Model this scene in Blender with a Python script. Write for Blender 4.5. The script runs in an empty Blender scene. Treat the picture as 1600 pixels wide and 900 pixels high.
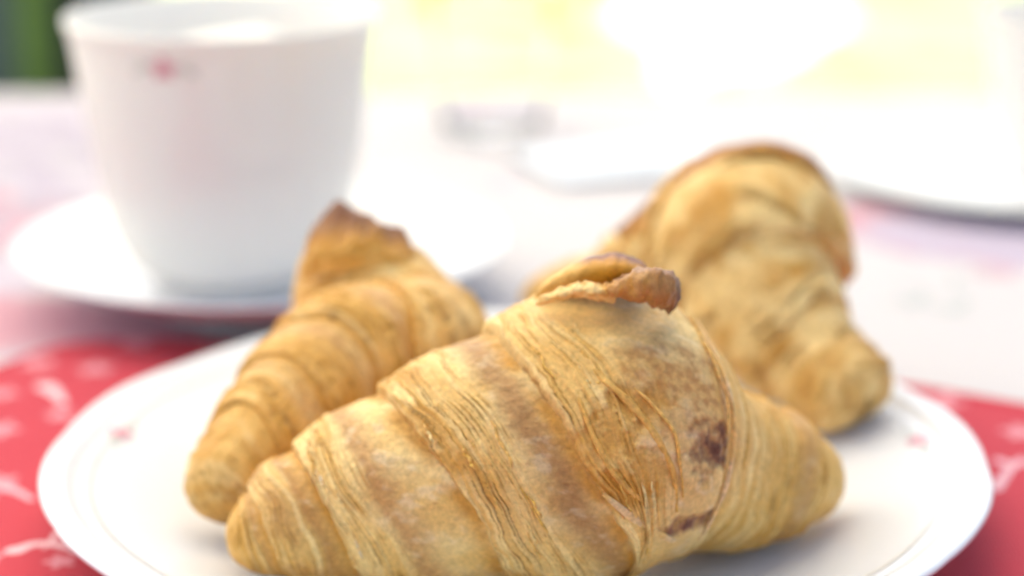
import bpy, math
import numpy as np
from mathutils import Vector

# ------------------------------------------------------------------ camera, light, exposure
scn = bpy.context.scene
COL = scn.collection
rad = math.radians
CAM = np.array([0.0, -0.474, 0.200])
PITCH = rad(16.3); ROLL = rad(0.25)
FPX = 3200.0                       # focal length in pixels of the 1600 px wide photograph
cd = bpy.data.cameras.new('camera'); cam = bpy.data.objects.new('camera', cd); COL.objects.link(cam)
cam.location = CAM; cam.rotation_euler = (math.pi/2 - PITCH, ROLL*0, 0)
cd.sensor_width = 36; cd.lens = 36*FPX/1600
cd.clip_start = 0.02; cd.clip_end = 500
cd.dof.use_dof = True; cd.dof.focus_distance = 0.412; cd.dof.aperture_fstop = 72e-3/0.0125
cd.dof.aperture_blades = 0
scn.camera = cam

SUN_EL = rad(56); SUN_AZ = rad(-38)     # azimuth from +y (away from the camera) towards -x
w = bpy.data.worlds.new('World'); scn.world = w; w.use_nodes = True
nt = w.node_tree; nt.nodes.clear()
sky = nt.nodes.new('ShaderNodeTexSky'); sky.sky_type = 'NISHITA'; sky.sun_disc = False
sky.sun_elevation = SUN_EL; sky.sun_rotation = SUN_AZ
sky.air_density = 1.0; sky.dust_density = 4.0; sky.ozone_density = 0.4
bg = nt.nodes.new('ShaderNodeBackground'); bg.inputs[1].default_value = 0.12
out = nt.nodes.new('ShaderNodeOutputWorld')
wm = nt.nodes.new('ShaderNodeMix'); wm.data_type = 'RGBA'; wm.blend_type = 'MULTIPLY'; wm.inputs[0].default_value = 1
wm.inputs[7].default_value = (1.0, .955, .87, 1)          # hazy, slightly warm daylight
nt.links.new(sky.outputs[0], wm.inputs[6]); nt.links.new(wm.outputs[2], bg.inputs[0]); nt.links.new(bg.outputs[0], out.inputs[0])
sl = bpy.data.lights.new('sun', 'SUN'); sl.energy = 5.0; sl.angle = rad(0.6); sl.color = (1, .95, .88)
so = bpy.data.objects.new('sun', sl); COL.objects.link(so)
sdir = Vector((math.sin(SUN_AZ)*math.cos(SUN_EL), math.cos(SUN_AZ)*math.cos(SUN_EL), math.sin(SUN_EL)))
so.rotation_euler = sdir.to_track_quat('Z', 'Y').to_euler(); so.location = sdir*20

scn.view_settings.view_transform = 'Standard'; scn.view_settings.look = 'None'
scn.view_settings.exposure = 1.60; scn.view_settings.gamma = 1
scn.cycles.use_denoising = True
scn.cycles.max_bounces = 10; scn.cycles.diffuse_bounces = 5
scn.cycles.sample_clamp_indirect = 8

# ------------------------------------------------------------------ helpers
cf = np.array([0, math.cos(PITCH), -math.sin(PITCH)])       # view axis
cu = np.array([0, math.sin(PITCH), math.cos(PITCH)])        # up
cr = np.array([1.0, 0, 0])

def ray(px, py):
    return cf + cr*((px-800)/FPX) - cu*((py-450)/FPX)
def at(px, py, y):                 # point of the world at depth y seen at a pixel
    d = ray(px, py); k = (y-CAM[1])/d[1]
    return CAM + d*k
def atz(px, py, z):
    d = ray(px, py); k = (z-CAM[2])/d[2]
    return CAM + d*k
def proj(P):
    v = P-CAM; z = v@cf
    return np.stack([800+FPX*(v@cr)/z, 450-FPX*(v@cu)/z, z], -1)

_rs = np.random.RandomState(7)
_perm = _rs.permutation(512); _perm = np.concatenate([_perm, _perm, _perm])
_grad = _rs.normal(size=(512, 3)); _grad /= np.linalg.norm(_grad, axis=1)[:, None]
def perlin(x, y, z=0.0):
    x, y, z = np.broadcast_arrays(np.asarray(x, float), np.asarray(y, float), np.asarray(z, float))
    xi = np.floor(x).astype(int); yi = np.floor(y).astype(int); zi = np.floor(z).astype(int)
    xf = x-xi; yf = y-yi; zf = z-zi
    xi &= 511; yi &= 511; zi &= 511
    f = lambda t: t*t*t*(t*(t*6-15)+10)
    u, v, w_ = f(xf), f(yf), f(zf)
    r = 0
    for a in (0, 1):
        pa = _perm[(xi+a) & 511]; wa = u if a else 1-u
        for b in (0, 1):
            pb = _perm[(pa+yi+b) & 511]; wb = v if b else 1-v
            for c in (0, 1):
                g = _grad[_perm[(pb+zi+c) & 511]]; wc = w_ if c else 1-w_
                r = r + wa*wb*wc*(g[..., 0]*(xf-a)+g[..., 1]*(yf-b)+g[..., 2]*(zf-c))
    return r*1.5
def rnd_(i, s): return np.mod(np.sin(i*78.233+s*5.1)*15731.7, 1.0)
def fbm(x, y, z=0.0, o=3):
    r = 0; a = 1.0
    for i in range(o):
        r = r+a*perlin(x*2**i+17.3*i, y*2**i, z*2**i if not np.isscalar(z) else z+i*9.1); a *= .5
    return r/1.75
def sst(a, b, x):
    t = np.clip((x-a)/(b-a), 0, 1); return t*t*(3-2*t)
def mixc(c1, c2, f):
    return c1*(1-f[..., None])+c2*f[..., None]

def mesh_from(name, V, F, mat, parent=None, colors=None, smooth=True):
    me = bpy.data.meshes.new(name)
    V = np.asarray(V, np.float32).reshape(-1, 3); F = np.asarray(F, np.int32)
    k = F.shape[1]
    me.vertices.add(len(V)); me.vertices.foreach_set('co', V.ravel())
    me.loops.add(F.size); me.loops.foreach_set('vertex_index', F.ravel())
    me.polygons.add(len(F)); me.polygons.foreach_set('loop_start', np.arange(0, F.size, k, dtype=np.int32))
    me.polygons.foreach_set('loop_total', np.full(len(F), k, np.int32))
    me.update(calc_edges=True)
    if smooth: me.polygons.foreach_set('use_smooth', np.ones(len(F), bool))
    if colors is not None:
        c = np.ones((len(V), 4), np.float32); c[:, :3] = np.asarray(colors).reshape(-1, 3)
        at_ = me.color_attributes.new('tint', 'FLOAT_COLOR', 'POINT'); at_.data.foreach_set('color', c.ravel())
    me.validate()
    me.materials.append(mat)
    o = bpy.data.objects.new(name, me); COL.objects.link(o)
    if parent is not None: o.parent = parent
    return o
def grid_faces(n, m, closed_m=False, closed_n=False, off=0):
    i = np.arange(n if closed_n else n-1); j = np.arange(m if closed_m else m-1)
    I, J = np.meshgrid(i, j, indexing='ij'); I2 = (I+1) % n; J2 = (J+1) % m
    return np.stack([I*m+J, I*m+J2, I2*m+J2, I2*m+J], -1).reshape(-1, 4)+off
def thing(name, label, cat, loc=(0, 0, 0), group=None):
    o = bpy.data.objects.new(name, None); COL.objects.link(o); o.location = loc
    o.empty_display_size = .02
    o['label'] = label; o['category'] = cat
    if group: o['group'] = group
    bpy.context.view_layer.update()
    return o
def adopt(o, parent):              # keep world position when parenting
    o.parent = parent; o.matrix_parent_inverse = parent.matrix_basis.inverted()
def tag(o, label, cat, group=None):
    o['label'] = label; o['category'] = cat
    if group: o['group'] = group
    return o
def structure(o): o['kind'] = 'structure'; return o

def lathe(profile, n, center=(0, 0, 0), wob=None):
    p = np.asarray(profile, float); th = np.linspace(0, 2*math.pi, n, endpoint=False)
    R = p[:, 0][:, None]*np.ones(n); Z = p[:, 1][:, None]*np.ones(n)
    if wob is not None: R, Z = wob(R, Z, th[None, :])
    V = np.stack([R*np.cos(th), R*np.sin(th), Z], -1)+np.asarray(center)
    return V.reshape(-1, 3), grid_faces(len(p), n, closed_m=True)
def smooth_profile(pts, n):
    pts = np.asarray(pts, float)
    return catmull(pts, n)
def catmull(P, n):
    P = np.asarray(P, float)
    Q = np.vstack([2*P[0]-P[1], P, 2*P[-1]-P[-2]])
    s = np.linspace(0, len(P)-1, n); i = np.minimum(s.astype(int), len(P)-2); f = (s-i)[:, None]
    a, b, c, d = Q[i], Q[i+1], Q[i+2], Q[i+3]
    return .5*((2*b)+(-a+c)*f+(2*a-5*b+4*c-d)*f**2+(-a+3*b-3*c+d)*f**3)

# ------------------------------------------------------------------ materials
def new_mat(name):
    m = bpy.data.materials.new(name); m.use_nodes = True
    n = m.node_tree; n.nodes.clear()
    o = n.nodes.new('ShaderNodeOutputMaterial'); b = n.nodes.new('ShaderNodeBsdfPrincipled')
    n.links.new(b.outputs[0], o.inputs[0])
    return m, n, b
def noise_node(n, scale, detail=4, rough=.6, coord='Object'):
    tc = n.nodes.new('ShaderNodeTexCoord'); t = n.nodes.new('ShaderNodeTexNoise')
    t.inputs['Scale'].default_value = scale; t.inputs['Detail'].default_value = detail
    t.inputs['Roughness'].default_value = rough
    n.links.new(tc.outputs[coord], t.inputs['Vector']); return t
def bump(n, b, h, strength, dist):
    bp = n.nodes.new('ShaderNodeBump'); bp.inputs['Strength'].default_value = strength
    bp.inputs['Distance'].default_value = dist
    n.links.new(h, bp.inputs['Height']); n.links.new(bp.outputs[0], b.inputs['Normal']); return bp
def simple(name, col, rough=.5, spec=.5, var=.0, scale=40, bumpd=0, bscale=300, sss=0):
    m, n, b = new_mat(name)
    b.inputs['Roughness'].default_value = rough; b.inputs['Specular IOR Level'].default_value = spec
    t = noise_node(n, scale)
    r = n.nodes.new('ShaderNodeValToRGB')
    r.color_ramp.elements[0].position = .3; r.color_ramp.elements[1].position = .7
    c = np.array(col)
    r.color_ramp.elements[0].color = (*np.clip(c*(1-var), 0, 1), 1); r.color_ramp.elements[1].color = (*np.clip(c*(1+var), 0, 1), 1)
    n.links.new(t.outputs[0], r.inputs[0]); n.links.new(r.outputs[0], b.inputs['Base Color'])
    if bumpd:
        t2 = noise_node(n, bscale); bump(n, b, t2.outputs[0], .6, bumpd)
    if sss:
        b.inputs['Subsurface Weight'].default_value = sss; b.inputs['Subsurface Radius'].default_value = (1, .7, .5)
        b.inputs['Subsurface Scale'].default_value = .002
    return m

def pastry_mat():
    m, n, b = new_mat('pastry_crust')
    a = n.nodes.new('ShaderNodeAttribute'); a.attribute_name = 'tint'
    t = noise_node(n, 900, 5, .7)
    r = n.nodes.new('ShaderNodeMapRange'); r.inputs[1].default_value = .35; r.inputs[2].default_value = .68
    r.inputs[3].default_value = .80; r.inputs[4].default_value = 1.14
    n.links.new(t.outputs[0], r.inputs[0])
    mx = n.nodes.new('ShaderNodeMix'); mx.data_type = 'RGBA'; mx.blend_type = 'MULTIPLY'; mx.inputs[0].default_value = 1
    n.links.new(a.outputs['Color'], mx.inputs[6]); n.links.new(r.outputs[0], mx.inputs[7])
    n.links.new(mx.outputs[2], b.inputs['Base Color'])
    b.inputs['Roughness'].default_value = .46; b.inputs['Specular IOR Level'].default_value = .28
    b.inputs['Coat Weight'].default_value = .10; b.inputs['Coat Roughness'].default_value = .32
    b.inputs['Subsurface Weight'].default_value = .12
    b.inputs['Subsurface Radius'].default_value = (1, .5, .2); b.inputs['Subsurface Scale'].default_value = .0015
    t2 = noise_node(n, 1500, 6, .75)
    bump(n, b, t2.outputs[0], .55, .00035)
    return m
M_PASTRY = pastry_mat()
M_CHINA = simple('white_porcelain', (.77, .785, .81), .16, .5, .01, 20)
M_CHINA_CUP = simple('cup_porcelain', (.82, .79, .75), .2, .5, .01, 20, sss=.1)
M_GREY_PRINT = simple('grey_glaze', (.58, .56, .50), .3, .4, .15, 300)
M_PINK_PRINT = simple('pink_glaze', (.72, .34, .40), .3, .4, .2, 300)
M_ROSE_PRINT = simple('rose_glaze', (.68, .30, .36), .3, .4, .2, 300)
M_LEAF_PRINT = simple('sage_glaze', (.55, .58, .52), .3, .4, .15, 300)

def tint_mat(name, rough=.6):
    m, n, b = new_mat(name)
    a = n.nodes.new('ShaderNodeAttribute'); a.attribute_name = 'tint'
    n.links.new(a.outputs['Color'], b.inputs['Base Color']); b.inputs['Roughness'].default_value = rough
    return m, n, b

def image_cloth(name, pix, sheen=.0, rough=.8, weave=2600, bd=.00012):
    """pix: (h,w,3) linear-ish sRGB 0..1 raster made by this script"""
    h, w_, _ = pix.shape
    im = bpy.data.images.new(name, w_, h); a = np.ones((h, w_, 4), np.float32); a[..., :3] = pix
    im.pixels.foreach_set(a.ravel()); im.update(); im.pack()
    m, n, b = new_mat(name)
    tc = n.nodes.new('ShaderNodeTexCoord'); ti = n.nodes.new('ShaderNodeTexImage'); ti.image = im
    ti.extension = 'REPEAT'
    n.links.new(tc.outputs['UV'], ti.inputs[0])
    n.links.new(ti.outputs[0], b.inputs['Base Color'])
    b.inputs['Roughness'].default_value = rough; b.inputs['Specular IOR Level'].default_value = .25
    b.inputs['Sheen Weight'].default_value = sheen
    sx = n.nodes.new('ShaderNodeSeparateXYZ'); n.links.new(tc.outputs['Object'], sx.inputs[0])
    vals = []
    for k in (0, 1):
        mu = n.nodes.new('ShaderNodeMath'); mu.operation = 'MULTIPLY'; mu.inputs[1].default_value = weave*math.pi
        sn = n.nodes.new('ShaderNodeMath'); sn.operation = 'SINE'
        n.links.new(sx.outputs[k], mu.inputs[0]); n.links.new(mu.outputs[0], sn.inputs[0]); vals.append(sn)
    ad = n.nodes.new('ShaderNodeMath'); ad.operation = 'ADD'
    n.links.new(vals[0].outputs[0], ad.inputs[0]); n.links.new(vals[1].outputs[0], ad.inputs[1])
    bump(n, b, ad.outputs[0], .5, bd)
    return m

class Raster:
    def __init__(s, w_, h, x0, x1, y0, y1, base):
        s.w, s.h, s.x0, s.x1, s.y0, s.y1 = w_, h, x0, x1, y0, y1
        s.p = np.ones((h, w_, 3))*np.array(base)
        s.sx = w_/(x1-x0); s.sy = h/(y1-y0)
    def disc(s, x, y, rx, ry, ang, col, soft=.2, op=1.0):
        R = max(rx, ry)*1.3
        i0 = int((x-R-s.x0)*s.sx); i1 = int((x+R-s.x0)*s.sx)+2; j0 = int((y-R-s.y0)*s.sy); j1 = int((y+R-s.y0)*s.sy)+2
        i0 = max(i0, 0); j0 = max(j0, 0); i1 = min(i1, s.w); j1 = min(j1, s.h)
        if i0 >= i1 or j0 >= j1: return
        X, Y = np.meshgrid((np.arange(i0, i1)+.5)/s.sx+s.x0-x, (np.arange(j0, j1)+.5)/s.sy+s.y0-y)
        c, n_ = math.cos(ang), math.sin(ang)
        d = np.sqrt(((X*c+Y*n_)/rx)**2+((-X*n_+Y*c)/ry)**2)
        f = (1-sst(1-soft, 1+soft, d))*op
        s.p[j0:j1, i0:i1] = s.p[j0:j1, i0:i1]*(1-f[..., None])+np.array(col)*f[..., None]
    def stroke(s, P, r0, r1, col, op=1.0):
        Q = catmull(P, 60)
        for k, q in enumerate(Q):
            r = r0+(r1-r0)*k/59; s.disc(q[0], q[1], r, r, 0, col, .3, op)
    def flower(s, x, y, r, ang, col, core, n=5, op=1.0):
        for k in range(n):
            a = ang+k*2*math.pi/n
            s.disc(x+math.cos(a)*r*.55, y+math.sin(a)*r*.55, r*.5, r*.3, a, col, .2, op)
        s.disc(x, y, r*.2, r*.2, 0, core, .2, op)

# ------------------------------------------------------------------ the garden beyond the table
def garden():
    rs = np.random.RandomState(3)
    G = -0.75
    m, n, b = new_mat('lawn_grass')
    t = noise_node(n, 2.6, 3, .6); r = n.nodes.new('ShaderNodeValToRGB')
    r.color_ramp.elements[0].position = .35; r.color_ramp.elements[0].color = (.12, .17, .045, 1)
    r.color_ramp.elements[1].position = .62; r.color_ramp.elements[1].color = (.29, .335, .13, 1)
    n.links.new(t.outputs[0], r.inputs[0]); n.links.new(r.outputs[0], b.inputs['Base Color'])
    b.inputs['Roughness'].default_value = .8
    nn = 60; xs = np.linspace(-60, 60, nn); ys = np.linspace(-20, 120, nn)
    X, Y = np.meshgrid(xs, ys, indexing='ij')
    V = np.stack([X, Y, G+0*X], -1)
    structure(mesh_from('lawn', V, grid_faces(nn, nn), m))
    # round bed of white gravel in the lawn
    mp = simple('white_gravel_stone', (.70, .68, .64), .9, .2, .15, 90, .01, 120)
    th = np.linspace(0, 2*math.pi, 60, endpoint=False)
    rr = 1+.22*np.sin(th*3+1)+.13*np.sin(th*5)+.06*np.sin(th*8)
    V = np.vstack([[[.62, 5.35, G+.035]], np.stack([(.62)+.27*rr*np.cos(th), 5.35+.62*rr*np.sin(th), G+.03+0*th], 1), np.stack([(.62)+.30*rr*np.cos(th), 5.35+.66*rr*np.sin(th), G-.01+0*th], 1)])
    F = np.vstack([np.array([[0, 1+k, 1+(k+1) % 60, 0] for k in range(60)])[:, [0, 1, 2, 2]], np.array([[1+k, 61+k, 61+(k+1) % 60, 1+(k+1) % 60] for k in range(60)])])
    me_F = [tuple(dict.fromkeys(f)) for f in F.tolist()]
    me = bpy.data.meshes.new('gravel_bed'); me.from_pydata(V.tolist(), [], me_F); me.materials.append(mp)
    gb = bpy.data.objects.new('gravel_bed', me); COL.objects.link(gb); structure(gb)
    # paving under the table
    mpv = simple('terrace_stone', (.42, .39, .35), .8, .3, .12, 14, .002, 60)
    V = np.array([[-3, -3, G+.012], [3, -3, G+.012], [3, 1.7, G+.012], [-3, 1.7, G+.012]], float)
    structure(mesh_from('terrace', V, np.array([[0, 1, 2, 3]]), mpv))
    # shrubs : trunk + leaf clumps
    def shrub(x, y, r, h, tint, label, n_leaf=1500, cat='shrub'):
        t = thing('garden_shrub', label, cat, (x, y, G))
        mt = simple('leaf_green', tint, .5, .4, .35, 3)
        k = n_leaf
        u = rs.normal(size=(k, 3)); u /= np.linalg.norm(u, axis=1)[:, None]
        lump = 1+.25*perlin(u[:, 0]*2+x, u[:, 1]*2+y, u[:, 2]*2)
        rr = (rs.rand(k)**.33)[:, None]*lump[:, None]
        c = u*rr*np.array([r, r, h*.5])+np.array([0, 0, h*.55])
        c[:, 2] = np.maximum(c[:, 2], .03)
        a = rs.normal(size=(k, 3)); a /= np.linalg.norm(a, axis=1)[:, None]
        b2 = np.cross(a, rs.normal(size=(k, 3))); b2 /= np.linalg.norm(b2, axis=1)[:, None]
        s = (.035+.03*rs.rand(k))[:, None]
        V = np.stack([c-a*s, c+b2*s*.5, c+a*s, c-b2*s*.5], 1).reshape(-1, 3)
        mesh_from('foliage', V, np.arange(4*k).reshape(-1, 4), mt, t, smooth=False)
        mw = simple('shrub_wood', (.15, .1, .06), .8)
        pv, pf = lathe([(r*.10, 0), (r*.07, h*.25), (r*.04, h*.6), (.001, h*.75)], 10)
        mesh_from('stem', pv, pf, mw, t)
    shrub(-.10, 5.75, .20, .42, (.13, .20, .07), 'rounded green shrub on the lawn just right of the large cup', 1500)
    shrub(.34, 6.7, .22, .30, (.20, .27, .10), 'small pale green shrub between the large cup and the gravel bed', 900)
    def box(cx, cy, cz, sx, sy, sz, rx=0):
        v = np.array([[i, j, k] for i in (-1, 1) for j in (-1, 1) for k in (-1, 1)], float)*np.array([sx, sy, sz])/2
        c_, s_ = math.cos(rx), math.sin(rx)
        v = np.stack([v[:, 0], v[:, 1]*c_-v[:, 2]*s_, v[:, 1]*s_+v[:, 2]*c_], 1)+np.array([cx, cy, cz])
        f = np.array([[0, 1, 3, 2], [4, 6, 7, 5], [0, 4, 5, 1], [2, 3, 7, 6], [0, 2, 6, 4], [1, 5, 7, 3]])
        return v, f
    # dark green chair whose plank back rises above the far edge of the table, left
    mg = [simple('grey_green_paint', (.085, .125, .10), .6, .3, .1, 20), simple('leaf_green_paint', (.09, .16, .035), .6, .3, .15, 20),
          simple('dark_green_paint', (.012, .022, .014), .6, .3, .1, 20)]
    t = thing('plank_back_chair', 'dark green chair with vertical plank back standing behind the far left table edge', 'chair', (-.55, .86, G))
    for k, (x0, x1, mi) in enumerate([(-.62, -.52, 0), (-.518, -.42, 2), (-.418, -.318, 0), (-.316, -.293, 1), (-.291, -.24, 2)]):
        mesh_from('back_plank', *box((x0+x1)/2+.55, -.02, .70, x1-x0, .022 if mi != 2 else .03, .5), mg[mi], t, smooth=False)
    mesh_from('seat', *box(.10, .20, .45, .42, .42, .03), mg[2], t, smooth=False)
    for sx in (-.09, .29):
        mesh_from('leg', *box(sx, .39, .22, .04, .04, .44), mg[2], t, smooth=False)
        mesh_from('leg', *box(sx, .022, .47, .04, .04, .94), mg[2], t, smooth=False)
garden()

# unseen sunshade added over the table to block the sun and soften its light
def added_sunshade():
    t = thing('added_sunshade', 'unseen off-white sunshade added over the table to soften the sun', 'added_sunshade', (-.95, 1.05, -.75))
    m = bpy.data.materials.new('added_sunshade_cloth'); m.use_nodes = True; n = m.node_tree; n.nodes.clear()
    o = n.nodes.new('ShaderNodeOutputMaterial'); d = n.nodes.new('ShaderNodeBsdfDiffuse'); tr = n.nodes.new('ShaderNodeBsdfTranslucent')
    mx = n.nodes.new('ShaderNodeMixShader'); mx.inputs[0].default_value = .6
    d.inputs[0].default_value = (.85, .83, .80, 1); tr.inputs[0].default_value = (.90, .85, .76, 1)
    n.links.new(d.outputs[0], mx.inputs[1]); n.links.new(tr.outputs[0], mx.inputs[2]); n.links.new(mx.outputs[0], o.inputs[0])
    R = 1.75; zt = 2.65; ze = 2.2
    V = [[0, 0, zt]]
    for k in range(8):
        a = k*math.pi/4; V.append([R*math.cos(a), R*math.sin(a), ze])
    F = np.array([[0, 1+k, 1+(k+1) % 8] for k in range(8)])
    mesh_from('canopy', V, F, m, t, smooth=False)
    mm = simple('added_sunshade_wood', (.4, .27, .15), .5)
    pv, pf = lathe([(.02, 0), (.02, zt-.01), (.001, zt)], 16); mesh_from('added_sunshade_pole', pv, pf, mm, t)
    pv, pf = lathe([(.001, .06), (.22, .06), (.24, .04), (.24, 0)], 32); mesh_from('base', pv, pf, simple('added_sunshade_base', (.2, .2, .2), .7), t)
added_sunshade()

# ------------------------------------------------------------------ tablecloths
def table():
    rs = np.random.RandomState(12)
    # white cloth with a faint lavender and rose print and painted-in shade
    X0, X1, Y0, Y1 = -.8, .8, -.75, .575
    ra = Raster(2000, 1700, X0, X1, Y0, Y1, (.81, .795, .805))
    lav = (.74, .70, .77); rose = (.80, .60, .65); gr = (.72, .74, .74)
    for k in range(900):
        x = rs.uniform(X0, X1); y = rs.uniform(Y0, Y1)
        c = [lav, rose, gr, lav][rs.randint(4)]
        dens = math.exp(-((x+.24)/.13)**2-((y-.36)/.17)**2)+math.exp(-((x-.17)/.07)**2-((y-.27)/.06)**2)  # blossoms set denser where the cloth should look shaded
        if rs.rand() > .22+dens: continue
        r = rs.uniform(.006, .013)
        ra.flower(x, y, r, rs.rand()*6, c, rose, 5+rs.randint(2), .6)
        a = rs.rand()*6
        ra.stroke([(x, y), (x+.015*math.cos(a), y+.015*math.sin(a)), (x+.028*math.cos(a+.5), y+.028*math.sin(a+.5))], .0018, .0008, gr, .7)
    # shade on the cloth, painted in as patches of lavender and rose blossoms
    def shade_patch(cx, cy, rx, ry, col, op):
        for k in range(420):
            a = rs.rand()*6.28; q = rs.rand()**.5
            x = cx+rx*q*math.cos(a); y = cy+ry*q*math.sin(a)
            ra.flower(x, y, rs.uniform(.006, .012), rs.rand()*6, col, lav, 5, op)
    shade_patch(-.235, .36, .10, .20, lav, .75); shade_patch(-.24, .30, .09, .05, rose, .7); shade_patch(-.25, .36, .09, .16, (.68,.65,.70), .5)
    shade_patch(.225, .30, .10, .060, rose, .7); shade_patch(.23, .29, .09, .050, lav, .5)
    shade_patch(-.20, .17, .10, .03, rose, .4)
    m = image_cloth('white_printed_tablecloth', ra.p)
    nx, ny = 240, 210
    # grid with a skirt that hangs to the ground
    def axis(a0, a1, n_):
        core = np.linspace(a0, a1, n_)
        return core
    X, Y = np.meshgrid(axis(X0, X1, nx), axis(Y0, Y1, ny), indexing='ij')
    Z = .0012*fbm(X*5, Y*5, 2.2)+.0006*np.sin(X*60+3*fbm(X*3, Y*3, 5))*sst(.1, .5, fbm(X*2, Y*2, 8.)+.3)
    near = np.exp(-(X/.22)**2-((Y-.03)/.22)**2); Z = Z*(1-.8*near)-.0012
    V = np.stack([X, Y, Z], -1); F = [grid_faces(nx, ny)]
    uv = np.stack([(X-X0)/(X1-X0), (Y-Y0)/(Y1-Y0)], -1).reshape(-1, 2)
    # border loop
    bi = [(i, 0) for i in range(nx)]+[(nx-1, j) for j in range(1, ny)]+[(i, ny-1) for i in range(nx-2, -1, -1)]+[(0, j) for j in range(ny-2, 0, -1)]
    bidx = np.array([i*ny+j for i, j in bi]); P0 = V.reshape(-1, 3)[bidx]
    cx, cy = (X0+X1)/2, (Y0+Y1)/2
    dirv = np.stack([np.clip((P0[:, 0]-cx)/(X1-cx), -1, 1)**9, np.clip((P0[:, 1]-cy)/(Y1-cy), -1, 1)**9], 1)
    dirv /= np.linalg.norm(dirv, axis=1)[:, None]
    s = np.arange(len(bi)); rows = [P0]
    for k, (o_, dz) in enumerate([(.004, -.001), (.008, -.005), (.011, -.015), (.014, -.06), (.02, -.2), (.03, -.4), (.035, -.73)]):
        fold = (.03*abs(dz)**.6)*np.sin(s*2*math.pi/len(s)*46)
        q = P0.copy(); q[:, :2] += dirv*(o_+fold)[:, None]; q[:, 2] = P0[:, 2]+dz; rows.append(q)
    nb = len(bi); base = nx*ny
    allV = np.vstack([V.reshape(-1, 3)]+rows[1:])
    ids = [bidx]+[base+k*nb+np.arange(nb) for k in range(len(rows)-1)]
    for k in range(len(rows)-1):
        a, b = ids[k], ids[k+1]
        F.append(np.stack([a, b, np.roll(b, -1), np.roll(a, -1)], 1))
    F = np.vstack(F)
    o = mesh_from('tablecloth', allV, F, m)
    uvall = np.vstack([uv]+[uv[bidx]]*(len(rows)-1))
    ul = o.data.uv_layers.new(name='UVMap'); li = np.zeros(len(o.data.loops), np.int32); o.data.loops.foreach_get('vertex_index', li)
    ul.data.foreach_set('uv', uvall[li].astype(np.float32).ravel())
    tag(o, 'white tablecloth with faint lavender and rose print and painted shade, covering the whole table', 'tablecloth')

    # red printed table mat under the plate
    RX0, RX1, RY0, RY1 = -.34, .36, -.34, .20
    ra = Raster(1900, 1466, RX0, RX1, RY0, RY1, (.77, .215, .28))
    wh = (.93, .80, .82); bl = (.90, .72, .76)
    rs = np.random.RandomState(21)
    for k in range(200):
        x = rs.uniform(RX0, RX1); y = rs.uniform(RY0, RY1)
        a = rs.rand()*6.28
        if rs.rand() < .5:
            L = rs.uniform(.009, .018)
            P = [(x, y)]
            for j in range(3):
                a += rs.uniform(-.9, .9); P.append((P[-1][0]+L*.5*math.cos(a), P[-1][1]+L*.5*math.sin(a)))
            ra.stroke(P, .0011, .0004, wh, .65); ra.disc(x, y, .0021, .0015, a, wh, .2, .7)
            q = P[2]; ra.disc(q[0]+.003*math.cos(a+1.4), q[1]+.003*math.sin(a+1.4), .0026, .0010, a+1.4, wh, .2, .6)
        elif rs.rand() < .7:
            ra.flower(x, y, rs.uniform(.0034, .0055), a, wh, (.80, .3, .35), 5, .65)
        else:
            ra.disc(x, y, .0022, .0018, a, bl, .2, .9)
    # strokes and blossoms where the photograph shows them
    P = [atz(px, py, 0)[:2] for px, py in [(25, 872), (60, 862), (100, 868), (160, 893)]]; ra.stroke(P, .0016, .0007, wh, .95); ra.disc(P[0][0], P[0][1], .0028, .0022, .3, wh, .2, .95)
    P = [atz(px, py, 0)[:2] for px, py in [(70, 612), (85, 622), (100, 640)]]; ra.stroke(P, .0028, .0012, wh, .6)
    for px, py, r in [(150, 585, .006), (5, 625, .005), (0, 680, .006), (2, 760, .005), (1470, 636, .007), (1595, 684, .006), (60, 575, .006), (215, 545, .006), (95, 890, .004)]:
        q = atz(px, py, 0); ra.flower(q[0], q[1], r, px, wh, (.85, .5, .55), 5, .6)
    for pts in [[(1555, 775), (1575, 745), (1595, 725)], [(1560, 728), (1580, 735), (1610, 730)], [(5, 770), (25, 775), (50, 790)]]:
        P = [atz(px, py, 0)[:2] for px, py in pts]; ra.stroke(P, .0016, .0009, bl, .8)
    m = image_cloth('red_printed_cotton', ra.p, sheen=.1, weave=1900)
    back = np.array([atz(px, py+12*(px < 700), 0)[:2] for px, py in [(-170, 640), (-60, 590), (0, 566), (55, 543), (120, 531), (210, 526), (300, 527), (500, 536), (800, 556), (1100, 578), (1400, 604), (1600, 641), (1800, 672)]])
    nx, ny = 260, 200
    xs = np.linspace(back[0, 0], back[-1, 0], nx); yb = np.interp(xs, back[:, 0], back[:, 1])
    yb = np.convolve(np.pad(yb, 6, mode='edge'), np.ones(13)/13, 'valid')
    yf = -.33+.02*np.sin(xs*6)
    tt = np.linspace(0, 1, ny); X = np.repeat(xs[:, None], ny, 1); Y = yf[:, None]*(1-tt)+yb[:, None]*tt
    Z = .0018+.0011*fbm(X*14, Y*14, 1.1)+.0018*np.exp(-((Y+.22*X+.12*np.sin(X*9)-.03)/.006)**2)*sst(.11, .16, np.abs(X))
    Z = np.maximum(Z, .0009)
    edge = np.minimum.reduce([(X-xs[0])/.003, (xs[-1]-X)/.003, (Y-yf[:, None])/.003, (yb[:, None]-Y)/.003])
    Z += .0008*np.exp(-((edge-1)/.7)**2)
    V1 = np.stack([X, Y, Z], -1).reshape(-1, 3); V2 = V1.copy(); V2[:, 2] -= .0008
    n_ = nx*ny; F1 = grid_faces(nx, ny); F2 = F1[:, ::-1]+n_
    bi = [i*ny for i in range(nx)]+[(nx-1)*ny+j for j in range(1, ny)]+[i*ny+ny-1 for i in range(nx-2, -1, -1)]+[j for j in range(ny-2, 0, -1)]
    bi = np.array(bi); F3 = np.stack([bi, bi+n_, np.roll(bi, -1)+n_, np.roll(bi, -1)], 1)
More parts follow.
